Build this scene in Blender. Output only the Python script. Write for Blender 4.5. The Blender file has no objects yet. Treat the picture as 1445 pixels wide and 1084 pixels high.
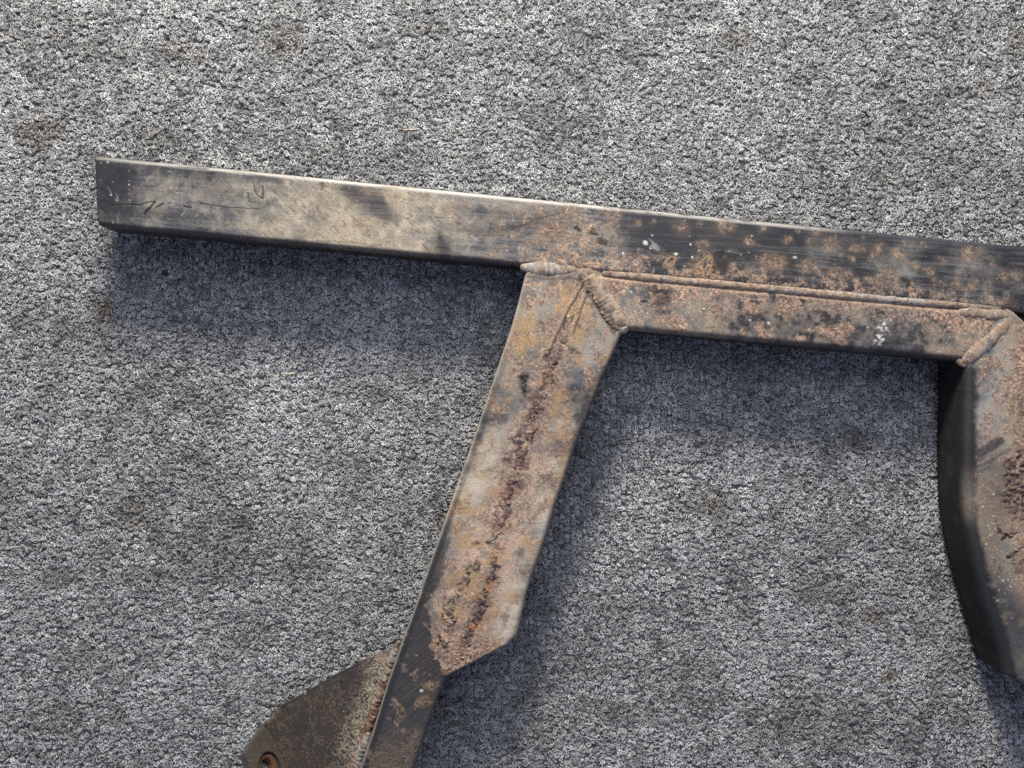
import bpy, math
import numpy as np
from mathutils import Vector

# ------------------------------------------------------------------ camera, world, lamps, exposure
sc = bpy.context.scene
COL = sc.collection
W, H = 1445.0, 1084.0                 # the photograph's own pixel frame, used as drawing units
CX, CY, F = 722.5, 542.0, 1134.0      # principal point and focal length in those units
HT = 0.046                            # height of the steel tubes
HC = 0.567 + HT                       # camera height over the carpet
cam_d = bpy.data.cameras.new('camera')
cam_d.sensor_fit = 'HORIZONTAL'
cam_d.sensor_width = 36.0
cam_d.lens = 36.0 * F / W
cam_d.clip_start = 0.01
cam_d.clip_end = 50.0
cam = bpy.data.objects.new('camera', cam_d)
cam.location = (0, 0, HC)
COL.objects.link(cam)
sc.camera = cam

world = bpy.data.worlds.new('World')
sc.world = world
world.use_nodes = True
bg = world.node_tree.nodes['Background']
bg.inputs[0].default_value = (0.61, 0.67, 1.0, 1)
bg.inputs[1].default_value = 0.37

def lamp(name, loc, target, power, size, color):
    d = bpy.data.lights.new(name, 'AREA')
    d.shape = 'DISK'
    d.size = size
    d.energy = power
    d.color = color
    o = bpy.data.objects.new(name, d)
    o.location = loc
    o.rotation_euler = (Vector(target) - Vector(loc)).to_track_quat('-Z', 'Y').to_euler()
    COL.objects.link(o)
    return o

KD = Vector((-7.0, 88.0, 46.0)).normalized()
lamp('window_lamp', KD * 1.20, (0, 0, 0), 29.5, 0.29, (1.0, 0.945, 0.84))
lamp('fill_lamp', (.12, .60, .80), (0, .15, 0), 3.8, .70, (0.91, 0.935, 1.0))  # added soft fill, stronger towards the upper end of the carpet

sc.view_settings.view_transform = 'Standard'
sc.view_settings.look = 'None'
sc.view_settings.gamma = 1.0
sc.view_settings.exposure = 0.0
sc.view_settings.use_curve_mapping = False
sc.render.engine = 'CYCLES'
sc.cycles.use_denoising = False
sc.cycles.max_bounces = 5
sc.cycles.diffuse_bounces = 3
sc.cycles.glossy_bounces = 2
sc.render.filter_size = 1.15
try:
    sc.cycles_curves.shape = 'RIBBONS'
    sc.cycles_curves.subdivisions = 2
except Exception:
    pass

# ------------------------------------------------------------------ numeric helpers
RNG = np.random.default_rng(7)

def wx(px, z=HT): return (np.asarray(px, float) - CX) * (HC - z) / F
def wy(py, z=HT): return -(np.asarray(py, float) - CY) * (HC - z) / F
K = (HC - HT) / F                      # metres per drawing unit on the tubes' top plane
KF = HC / F                            # the same on the carpet

def sstep(a, b, x):
    t = np.clip((x - a) / (b - a), 0, 1)
    return t * t * (3 - 2 * t)

def _h(ix, iy, seed):
    h = (ix.astype(np.int64) * 374761393 + iy.astype(np.int64) * 668265263 + seed * 1274126177) & 0xFFFFFFFF
    h = ((h ^ (h >> 13)) * 1274126177) & 0xFFFFFFFF
    h = (h ^ (h >> 16)) & 0xFFFFFFFF
    return h / 4294967295.0

def vn(x, y, seed=0):
    ix, iy = np.floor(x), np.floor(y)
    fx, fy = x - ix, y - iy
    fx = fx * fx * (3 - 2 * fx); fy = fy * fy * (3 - 2 * fy)
    a = _h(ix, iy, seed); b = _h(ix + 1, iy, seed)
    c = _h(ix, iy + 1, seed); d = _h(ix + 1, iy + 1, seed)
    return (a * (1 - fx) + b * fx) * (1 - fy) + (c * (1 - fx) + d * fx) * fy

def fbm(x, y, s, o=3, seed=0, sy=None):
    sy = s if sy is None else sy
    v = np.zeros_like(np.asarray(x, float)); a = 1.0; t = 0.0
    X, Y = x / s, y / sy
    for i in range(o):
        v += a * vn(X * 2 ** i + 17.3 * i, Y * 2 ** i - 9.1 * i, seed + i * 31)
        t += a; a *= 0.55
    return v / t

def dseg(px, py, pts):
    """distance to a polyline and arc parameter 0..1 along it"""
    best = np.full(px.shape, 1e9); par = np.zeros(px.shape)
    L = [math.dist(pts[i], pts[i + 1]) for i in range(len(pts) - 1)]
    tot = sum(L) or 1.0; acc = 0.0
    for i in range(len(pts) - 1):
        ax, ay = pts[i][:2]; bx, by = pts[i + 1][:2]
        dx, dy = bx - ax, by - ay
        t = np.clip(((px - ax) * dx + (py - ay) * dy) / max(dx * dx + dy * dy, 1e-9), 0, 1)
        d = np.hypot(px - ax - t * dx, py - ay - t * dy)
        m = d < best
        best = np.where(m, d, best); par = np.where(m, (acc + t * L[i]) / tot, par)
        acc += L[i]
    return best, par

class Paint:
    """colour, roughness and relief of a steel surface, drawn in drawing units"""
    def __init__(s, px, py, base=(0.021, 0.021, 0.023), rough=0.42, seed=0):
        s.px, s.py = np.asarray(px, float), np.asarray(py, float)
        n = s.px.shape[0]
        s.c = np.tile(np.array(base, float), (n, 1)); s.r = np.full(n, rough); s.z = np.zeros(n)
        s.seed = seed
        s.fine = fbm(s.px, s.py, 2.6, 2, seed + 1); s.med = fbm(s.px, s.py, 11, 3, seed + 2)
        s.big = fbm(s.px, s.py, 55, 3, seed + 3)
        s.wpx = s.px + (fbm(s.px, s.py, 7, 3, seed + 5) - .5) * 11
        s.wpy = s.py + (fbm(s.px, s.py, 7, 3, seed + 6) - .5) * 11
    def mix(s, col, m, rough=None, z=None):
        m = np.clip(m, 0, 1)
        s.c += (np.array(col, float) - s.c) * m[:, None]
        if rough is not None: s.r += (rough - s.r) * m
        if z is not None: s.z += z * m
    def blob(s, x, y, rx, ry=None, ang=0, soft=.35, warp=1.0):
        ry = rx if ry is None else ry
        X = s.px + (s.wpx - s.px) * warp - x; Y = s.py + (s.wpy - s.py) * warp - y
        a = math.radians(ang); c, n = math.cos(a), math.sin(a)
        d = np.hypot((X * c + Y * n) / rx, (-X * n + Y * c) / ry)
        return 1 - sstep(1 - soft, 1 + soft, d)
    def line(s, pts, w, soft=1.0, warp=0.15):
        d, _ = dseg(s.px + (s.wpx - s.px) * warp, s.py + (s.wpy - s.py) * warp, pts)
        return 1 - sstep(w - soft, w + soft, d)
    def grain(s, sx, sy, ang=0, o=3, k=0):
        a = math.radians(ang); c, n = math.cos(a), math.sin(a)
        return fbm(s.px * c + s.py * n, -s.px * n + s.py * c, sx, o, s.seed + 40 + k, sy)
    def specks(s, pts, r=1.2, col=(.56, .54, .48)):
        for q in pts:
            rr = q[2] if len(q) > 2 else r
            s.mix(col, (1 - sstep(rr * .5, rr * 1.15, np.hypot((s.px - q[0]) * (1 + .3 * math.sin(q[0] * 7)), (s.py - q[1]) * (1 + .3 * math.sin(q[1] * 5))) + (s.fine - .5) * rr * 1.2)) * (.55 + .4 * math.sin(q[0] * 3.7) ** 2), .7, .00015)
    def rust(s, m, crust=0.00018):
        """tan-red rust bloom: pale centre, darker grains"""
        g = fbm(s.px, s.py, 2.2, 2, s.seed + 60); g2 = fbm(s.px, s.py, 9, 3, s.seed + 61)
        col = np.array((.295, .202, .144)) + (g2 - .5)[:, None] * np.array((.27, .17, .10))
        m = np.clip(m, 0, 1)
        gg = np.clip(.5 + (g - .5) * 2.0, 0, 1.2)
        s.c += (np.clip(col, .01, 1) * (.42 + 1.05 * gg)[:, None] - s.c) * m[:, None]
        s.c += (np.array((.085, .045, .032)) - s.c) * (m * sstep(.60, .78, fbm(s.px, s.py, 3.0, 2, s.seed + 62)) * .6)[:, None]
        s.r += (.92 - s.r) * m
        s.z += crust * m * (.3 + 1.4 * (g - .3))

TAN = (.325, .272, .198); FILM = (.142, .148, .153); GREY = (.20, .195, .18); BLK = (.017, .017, .019)
DUST = (.22, .175, .125); DRUST = (.050, .030, .028); ORG = (.40, .19, .065)

# ------------------------------------------------------------------ materials
def steel_material():
    m = bpy.data.materials.new('weathered_steel'); m.use_nodes = True
    nt = m.node_tree; N = nt.nodes; L = nt.links
    b = N['Principled BSDF']
    at = N.new('ShaderNodeAttribute'); at.attribute_name = 'wear'
    ar = N.new('ShaderNodeAttribute'); ar.attribute_name = 'gloss'
    tc = N.new('ShaderNodeTexCoord')
    n1 = N.new('ShaderNodeTexNoise'); n1.inputs['Scale'].default_value = 1600; n1.inputs['Detail'].default_value = 3
    n2 = N.new('ShaderNodeTexNoise'); n2.inputs['Scale'].default_value = 420; n2.inputs['Detail'].default_value = 4
    L.new(tc.outputs['Object'], n1.inputs['Vector']); L.new(tc.outputs['Object'], n2.inputs['Vector'])
    mr = N.new('ShaderNodeMapRange'); mr.inputs[1].default_value = .25; mr.inputs[2].default_value = .75
    mr.inputs[3].default_value = .62; mr.inputs[4].default_value = 1.38
    L.new(n1.outputs['Fac'], mr.inputs[0])
    mx = N.new('ShaderNodeMix'); mx.data_type = 'RGBA'; mx.blend_type = 'MULTIPLY'; mx.inputs[0].default_value = 1
    L.new(at.outputs['Color'], mx.inputs[6]); L.new(mr.outputs[0], mx.inputs[7])
    L.new(mx.outputs[2], b.inputs['Base Color'])
    ad = N.new('ShaderNodeMath'); ad.operation = 'MULTIPLY_ADD'; ad.inputs[1].default_value = .18
    sb = N.new('ShaderNodeMath'); sb.operation = 'SUBTRACT'; sb.inputs[1].default_value = .09
    L.new(n2.outputs['Fac'], ad.inputs[0]); L.new(ar.outputs['Fac'], sb.inputs[0]); L.new(sb.outputs[0], ad.inputs[2])
    L.new(ad.outputs[0], b.inputs['Roughness'])
    bp = N.new('ShaderNodeBump'); bp.inputs['Distance'].default_value = .00035
    L.new(ar.outputs['Fac'], bp.inputs['Strength']); L.new(n1.outputs['Fac'], bp.inputs['Height'])
    L.new(bp.outputs[0], b.inputs['Normal'])
    b.inputs['Specular IOR Level'].default_value = .4
    return m
STEEL = steel_material()

def simple_material(name, col, rough=.6, metallic=0.0, scale=900, var=.4):
    m = bpy.data.materials.new(name); m.use_nodes = True
    nt = m.node_tree; N = nt.nodes; L = nt.links; b = N['Principled BSDF']
    n = N.new('ShaderNodeTexNoise'); n.inputs['Scale'].default_value = scale; n.inputs['Detail'].default_value = 4
    tc = N.new('ShaderNodeTexCoord'); L.new(tc.outputs['Object'], n.inputs['Vector'])
    r = N.new('ShaderNodeValToRGB')
    r.color_ramp.elements[0].position = .3; r.color_ramp.elements[1].position = .7
    r.color_ramp.elements[0].color = (*[c * (1 - var) for c in col], 1)
    r.color_ramp.elements[1].color = (*[min(1, c * (1 + var)) for c in col], 1)
    L.new(n.outputs['Fac'], r.inputs[0]); L.new(r.outputs[0], b.inputs['Base Color'])
    b.inputs['Roughness'].default_value = rough; b.inputs['Metallic'].default_value = metallic
    return m

def link(name, data, parent=None, mat=None):
    o = bpy.data.objects.new(name, data); COL.objects.link(o)
    if parent is not None: o.parent = parent
    if mat is not None: data.materials.append(mat)
    return o

def mesh_from(name, co, faces, smooth=True, flat_from=None, col=None, rough=None, parent=None, mat=None):
    me = bpy.data.meshes.new(name)
    me.from_pydata(co.tolist() if hasattr(co, 'tolist') else co, [], faces)
    sm = np.full(len(me.polygons), smooth)
    if flat_from is not None: sm[flat_from:] = False
    me.polygons.foreach_set('use_smooth', sm)
    if col is not None:
        a = me.attributes.new('wear', 'FLOAT_COLOR', 'POINT')
        a.data.foreach_set('color', np.c_[col, np.ones(len(col))].astype(np.float32).ravel())
        g = me.attributes.new('gloss', 'FLOAT', 'POINT')
        g.data.foreach_set('value', np.clip(rough, .08, 1).astype(np.float32))
    me.update()
    return link(name, me, parent, mat)

# ------------------------------------------------------------------ the carpet
carpet_base = bpy.data.materials.new('carpet_backing'); carpet_base.use_nodes = True
_b = carpet_base.node_tree.nodes['Principled BSDF']
_n = carpet_base.node_tree.nodes.new('ShaderNodeTexNoise'); _n.inputs['Scale'].default_value = 260; _n.inputs['Detail'].default_value = 5
_r = carpet_base.node_tree.nodes.new('ShaderNodeValToRGB')
_r.color_ramp.elements[0].position = .35; _r.color_ramp.elements[0].color = (.09, .09, .092, 1)
_r.color_ramp.elements[1].position = .7; _r.color_ramp.elements[1].color = (.26, .26, .26, 1)
carpet_base.node_tree.links.new(_n.outputs['Fac'], _r.inputs[0]); carpet_base.node_tree.links.new(_r.outputs[0], _b.inputs['Base Color'])
_b.inputs['Roughness'].default_value = .95
carpet = mesh_from('carpet', np.array([(-.85, -.7, 0), (.85, -.7, 0), (.85, .7, 0), (-.85, .7, 0)]), [(0, 1, 2, 3)], mat=carpet_base)
carpet['kind'] = 'structure'
carpet['label'] = 'mottled grey loop pile carpet under the steel frame'

STAINS = [(60, 190, 42, 24, .55), (150, 435, 22, 22, .6), (400, 60, 40, 30, .3), (265, 75, 55, 18, .3), (1010, 712, 32, 18, .45), (1230, 868, 22, 16, .5),
          (1255, 955, 14, 10, .6), (180, 725, 40, 24, .45), (80, 815, 26, 20, .35), (250, 780, 30, 18, .3), (1205, 620, 22, 18, .5), (480, 655, 20, 12, .3),
          (1040, 60, 40, 18, .3), (1390, 130, 40, 16, .3), (905, 460, 26, 20, .2), (540, 560, 30, 10, .35), (1150, 830, 50, 24, .3), (860, 1000, 60, 24, .2),
          (600, 40, 30, 14, .25), (420, 800, 40, 18, .25), (330, 905, 60, 22, .25), (10, 700, 30, 60, .3), (1430, 60, 20, 30, .3), (770, 200, 30, 12, .2),
          (230, 195, 30, 16, .25), (1240, 255, 50, 18, .22), (60, 1010, 60, 30, .2), (130, 930, 60, 24, .2), (1330, 1000, 40, 30, .25),
          (90, 60, 120, 50, .15), (700, 1010, 120, 60, .2), (1150, 1020, 140, 50, .22), (300, 760, 150, 60, .18), (1330, 860, 60, 110, .2), (120, 460, 60, 60, .2), (1330, 240, 120, 40, .15), (950, 960, 80, 50, .15)]

def build_pile():
    def grid(hx, hy, px_, py_, jx, jy):
        gx = np.arange(-hx, hx, px_); gy = np.arange(-hy, hy, py_)
        X, Y = np.meshgrid(gx, gy)
        Y = Y + RNG.uniform(0, py_, len(gx))[None, :]
        X = X.ravel(); Y = Y.ravel()
        # stitched columns wander a little
        X = X + (fbm(X, Y, .16, 2, 3) - .5) * .016 + (fbm(X, Y, .03, 1, 6) - .5) * .0022 + RNG.normal(0, jx, X.size)
        Y = Y + (fbm(X, Y, .06, 2, 4) - .5) * .006 + RNG.normal(0, jy, Y.size)
        return X, Y
    X, Y = grid(.455, .355, .0040, .0032, .00042, .00080)
    Xo, Yo = grid(.70, .57, .0062, .0060, .0012, .0014)          # sparser beyond the frame
    far = (np.abs(Xo) > .455) | (np.abs(Yo) > .355)
    big = np.r_[np.ones(X.size), np.full(far.sum(), 1.7)]
    X = np.r_[X, Xo[far]]; Y = np.r_[Y, Yo[far]]
    nt = X.size
    PX = X / KF + CX; PY = -Y / KF + CY
    tone = .92 + .75 * (fbm(PX, PY, 22, 3, 11) - .5) + .42 * (fbm(PX, PY, 130, 3, 12) - .5) + RNG.normal(0, .17, nt)
    stain = np.zeros(nt)
    for (sx, sy, rx, ry, a) in STAINS:
        d = np.hypot((PX - sx) / rx, (PY - sy) / ry) + (fbm(PX, PY, 14, 2, 15) - .5) * .9
        stain = np.maximum(stain, min(.85, a * 1.35) * (1 - sstep(.35, 1.25, d)))
    lean = -math.pi / 2 + (fbm(PX, PY, 90, 2, 21) - .5) * 3.2
    NF, NP = 9, 6
    n = nt * NF
    T = np.repeat(np.arange(nt), NF)
    j = np.tile(np.arange(NF), nt)
    R = RNG.uniform(.0004, .0019, n) * ((.8 + .4 * RNG.random(nt)) * big)[T]
    cxo = X[T] + RNG.normal(0, .00032, n); cyo = Y[T] + RNG.normal(0, .00032, n)
    mid = lean[T] + RNG.normal(0, 1.5, n)
    span = RNG.uniform(2.4, 4.8, n)
    hh = RNG.uniform(.0011, .0018, n) * (1.22 - np.clip(R / .0021, 0, 1) * .45) * (.8 + .4 * RNG.random(nt))[T]
    t = np.linspace(-1, 1, NP)[None, :]
    ang = mid[:, None] + t * span[:, None] / 2
    rad = R[:, None] * (1 + RNG.normal(0, .16, (n, NP)))
    P = np.empty((n, NP, 3), np.float32)
    P[:, :, 0] = cxo[:, None] + rad * np.cos(ang); P[:, :, 1] = cyo[:, None] + rad * np.sin(ang)
    P[:, :, 2] = .0004 + hh[:, None] * (1 - .75 * np.abs(t) ** 2.2) + RNG.normal(0, .00018, (n, NP))
    rnd = RNG.random(n)
    g = np.where(rnd < .50, RNG.uniform(.42, .54, n), np.where(rnd < .86, RNG.uniform(.28, .42, n), RNG.uniform(.10, .20, n)))
    g = g * np.clip(tone[T], .22, 1.5)
    col = np.stack([g * .99, g, g * .985], 1)
    warm = (RNG.random(n) < .03)
    col[warm] *= np.array((1.08, .98, .80))
    st = stain[T][:, None]
    col = col * (1 - st) + col * np.array((.42, .35, .26)) * st
    # loose strands that stray over several tufts
    m = int(nt * .6)
    s = RNG.integers(0, nt, m)
    a0 = RNG.uniform(0, 2 * math.pi, m); ln = RNG.uniform(.003, .008, m); cv = RNG.normal(0, 1.5, m)
    Q = np.empty((m, NP, 3), np.float32)
    x = X[s] + RNG.normal(0, .001, m); y = Y[s] + RNG.normal(0, .001, m)
    for k in range(NP):
        Q[:, k, 0] = x; Q[:, k, 1] = y
        Q[:, k, 2] = .0018 + .0007 * math.sin(math.pi * k / (NP - 1)) + RNG.normal(0, .0002, m)
        a = a0 + cv * k / (NP - 1)
        x = x + np.cos(a) * ln / NP; y = y + np.sin(a) * ln / NP
    g2 = np.where(RNG.random(m) < .7, RNG.uniform(.6, .88, m), RNG.uniform(.04, .25, m)) * np.clip(tone[s], .3, 1.4)
    c2 = np.stack([g2, g2, g2], 1) * .9 * (1 - .55 * stain[s][:, None])
    pts = np.concatenate([P.reshape(-1, 3), Q.reshape(-1, 3)])
    cols = np.concatenate([col, c2])
    rr = np.concatenate([RNG.uniform(.00017, .00028, n) * big[T], RNG.uniform(.00010, .00015, m)])
    cu = bpy.data.hair_curves.new('carpet_pile')
    cu.add_curves([NP] * (n + m))
    cu.attributes['position'].data.foreach_set('vector', pts.astype(np.float32).ravel())
    ra = cu.attributes.get('radius') or cu.attributes.new('radius', 'FLOAT', 'POINT')
    ra.data.foreach_set('value', np.repeat(rr, NP).astype(np.float32))
    ca = cu.attributes.new('fibre', 'FLOAT_COLOR', 'CURVE')
    ca.data.foreach_set('color', np.c_[np.clip(cols, .005, .92), np.ones(n + m)].astype(np.float32).ravel())
    mt = bpy.data.materials.new('carpet_fibre'); mt.use_nodes = True
    nt_ = mt.node_tree; b = nt_.nodes['Principled BSDF']
    at = nt_.nodes.new('ShaderNodeAttribute'); at.attribute_name = 'fibre'
    nt_.links.new(at.outputs['Color'], b.inputs['Base Color'])
    b.inputs['Roughness'].default_value = .75; b.inputs['Specular IOR Level'].default_value = .25
    o = link('carpet_pile', cu, carpet, mt)
    o['kind'] = 'stuff'
build_pile()

# ------------------------------------------------------------------ the steel frame
frame = bpy.data.objects.new('steel_frame', None)
frame.empty_display_size = .05
COL.objects.link(frame)
frame['label'] = 'rusty black welded steel tube frame lying on the grey carpet'
frame['category'] = 'steel frame'

def resample(pairs, step):
    """pairs of (left, right) drawing points -> dense matching edges"""
    A = np.array([[*l, *r] for l, r in pairs], float)
    seg = np.maximum(np.hypot(*(A[1:, :2] - A[:-1, :2]).T), np.hypot(*(A[1:, 2:] - A[:-1, 2:]).T))
    acc = np.r_[0, np.cumsum(seg)]
    n = max(2, int(acc[-1] / step) + 1)
    t = np.linspace(0, acc[-1], n)
    return np.stack([np.interp(t, acc, A[:, k]) for k in range(4)], 1)

def tube(name, pairs, painter, r=.004, h=HT, z0=.0012, step=1.0, ntop=100, caps=(True, True), hollow0=False, smooth=0, label=None, shape=None):
    E = resample(pairs, step)
    if smooth:
        k = np.exp(-np.linspace(-2, 2, 2 * smooth + 1) ** 2); k /= k.sum()
        for c in range(4):
            p = np.r_[2 * E[0, c] - E[smooth:0:-1, c], E[:, c], 2 * E[-1, c] - E[-2:-smooth - 2:-1, c]]
            E[:, c] = np.convolve(p, k, 'valid')
    n = len(E)
    Lx, Ly, Rx, Ry = wx(E[:, 0]), wy(E[:, 1]), wx(E[:, 2]), wy(E[:, 3])
    dx, dy = Rx - Lx, Ry - Ly
    wd = np.hypot(dx, dy); dx /= wd; dy /= wd
    nc = 7
    th = np.linspace(0, math.pi / 2, nc)
    prof = []                                    # (kind, s, z): s metres from the left edge, or fraction
    for z in np.linspace(z0, h - r, 7)[:-1]: prof.append(('L', 0.0, z))
    for a in th: prof.append(('L', r * (1 - math.cos(a)), h - r + r * math.sin(a)))
    for f in np.linspace(0, 1, ntop + 2)[1:-1]: prof.append(('T', f, h))
    for a in th[::-1]: prof.append(('R', r * (1 - math.cos(a)), h - r + r * math.sin(a)))
    for z in np.linspace(h - r, z0, 7)[1:]: prof.append(('R', 0.0, z))
    m = len(prof)
    s = np.empty((n, m)); z = np.empty((n, m)); top = np.zeros((n, m))
    for k, (kd, v, zz) in enumerate(prof):
        s[:, k] = v if kd == 'L' else (wd - v if kd == 'R' else r + v * (wd - 2 * r))
        z[:, k] = zz
        if zz > h - r * .5: top[:, k] = 1
    x = Lx[:, None] + dx[:, None] * s; y = Ly[:, None] + dy[:, None] * s
    px = x / K + CX; py = -y / K + CY
    ext = dict(v=(s / wd[:, None]).ravel(), z=z.ravel(), d=(h - z).ravel(), s=s.ravel() / K, w=np.repeat(wd / K, m))
    p = painter(px.ravel(), py.ravel(), ext)
    edge = sstep(0, .003, np.minimum(s, wd[:, None] - s)).ravel()
    zz = z.ravel() + p.z * top.ravel() * (.25 + .75 * edge)
    if shape is not None: zz = zz + shape(px.ravel(), py.ravel()) * top.ravel()
    co = np.stack([x.ravel(), y.ravel(), zz], 1)
    i = np.arange(n - 1)[:, None] * m; k = np.arange(m)[None, :]; k2 = (k + 1) % m
    q = np.stack([i + k, i + k2, i + m + k2, i + m + k], 2).reshape(-1, 4)
    faces = q.tolist(); nflat = len(faces)
    col, rough = p.c, p.r
    if hollow0:
        # open tube end: wall rim, then an inner sleeve running back into the tube
        wall = .0035
        cx0, cy0, cz0 = (Lx[0] + Rx[0]) / 2, (Ly[0] + Ry[0]) / 2, (h + z0) / 2
        ring = co[:m].copy(); v = ring - np.array((cx0, cy0, cz0))
        vs = (v[:, 0] * dx[0] + v[:, 1] * dy[0])
        f1 = 1 - 2 * wall / wd[0]; f2 = 1 - 2 * wall / (h - z0)
        inner = np.stack([cx0 + dx[0] * vs * f1, cy0 + dy[0] * vs * f1, cz0 + v[:, 2] * f2], 1)
        ax = np.array((x[8, m // 2] - x[0, m // 2], y[8, m // 2] - y[0, m // 2], 0)); ax /= np.linalg.norm(ax)
        deep = inner + ax * .12
        b0 = len(co); co = np.concatenate([co, inner, deep])
        for a in range(m):
            b_ = (a + 1) % m
            faces.append((a, b0 + a, b0 + b_, b_)); faces.append((b0 + a, b0 + m + a, b0 + m + b_, b0 + b_))
        faces.append(tuple(range(b0 + m, b0 + 2 * m)))
        col = np.concatenate([col, np.tile((.03, .024, .02), (2 * m, 1))]); rough = np.r_[rough, np.full(2 * m, .8)]
    elif caps[0]:
        faces.append(tuple(range(m)))
    if caps[1]:
        faces.append(tuple(range((n - 1) * m, n * m))[::-1])
    o = mesh_from(name, co, faces, True, nflat, col, rough, frame, STEEL)
    if label: o['label'] = label
    return o

# outlines of the crossbar and the rail under it
def T_(x): return 218.7 + .0982 * (x - 134)
def B_(x): return 317.5 + .0938 * (x - 137)
def RB_(x): return 465.5 + .0925 * (x - 892)
BA = 5.45

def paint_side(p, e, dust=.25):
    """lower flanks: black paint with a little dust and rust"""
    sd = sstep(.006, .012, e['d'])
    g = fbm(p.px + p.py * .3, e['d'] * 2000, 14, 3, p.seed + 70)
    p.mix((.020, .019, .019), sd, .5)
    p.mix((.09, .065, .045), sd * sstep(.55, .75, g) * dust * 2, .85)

SPOTS = [(110,75,14),(232,88,20),(350,100,40),(395,118,16),(490,125,30),(470,185,14),(535,135,14),(625,125,26),(600,157,18),(735,150,34),(35,205,40),(240,215,38),
         (205,240,18),(370,262,34),(440,275,22),(680,275,42),(620,292,22),(560,295,18),(910,250,27),(830,220,22),(985,188,20),(1140,150,48),(770,95,14),(870,105,20),
         (940,300,18),(1060,320,26),(1270,215,18),(1330,290,30),(1400,280,30),(165,25,10),(270,30,26),(540,60,10),(1150,330,24),(985,320,12)]
SPOTS = [(1085 + a / 4.014, 320 + b / 4.014, c / 4.014) for a, b, c in SPOTS]
SPOTS += [(780 + a / 4.014, 270 + b / 4.014, c / 4.014) for a, b, c in [(85,120,24),(340,135,40),(480,180,16),(570,175,12),(730,205,34),(835,180,16),(1110,285,28),
          (1190,215,18),(1330,275,22),(1200,390,34),(1265,405,40),(975,190,50),(855,310,30),(1390,230,10)]]
SPOTS += [(440 + a / 4.014, 220 + b / 4.014, c / 4.014) for a, b, c in [(65,345,12),(190,390,10),(275,388,22),(480,230,16),(640,235,20),(790,300,26),(825,378,22),(970,455,16),
          (1075,385,26),(1140,325,20),(1220,365,34),(1300,300,32),(1150,460,16),(1230,490,18),(1190,435,18),(1390,390,60),(1340,420,46),(320,190,36),(870,270,18),(1010,570,30)]]

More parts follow.
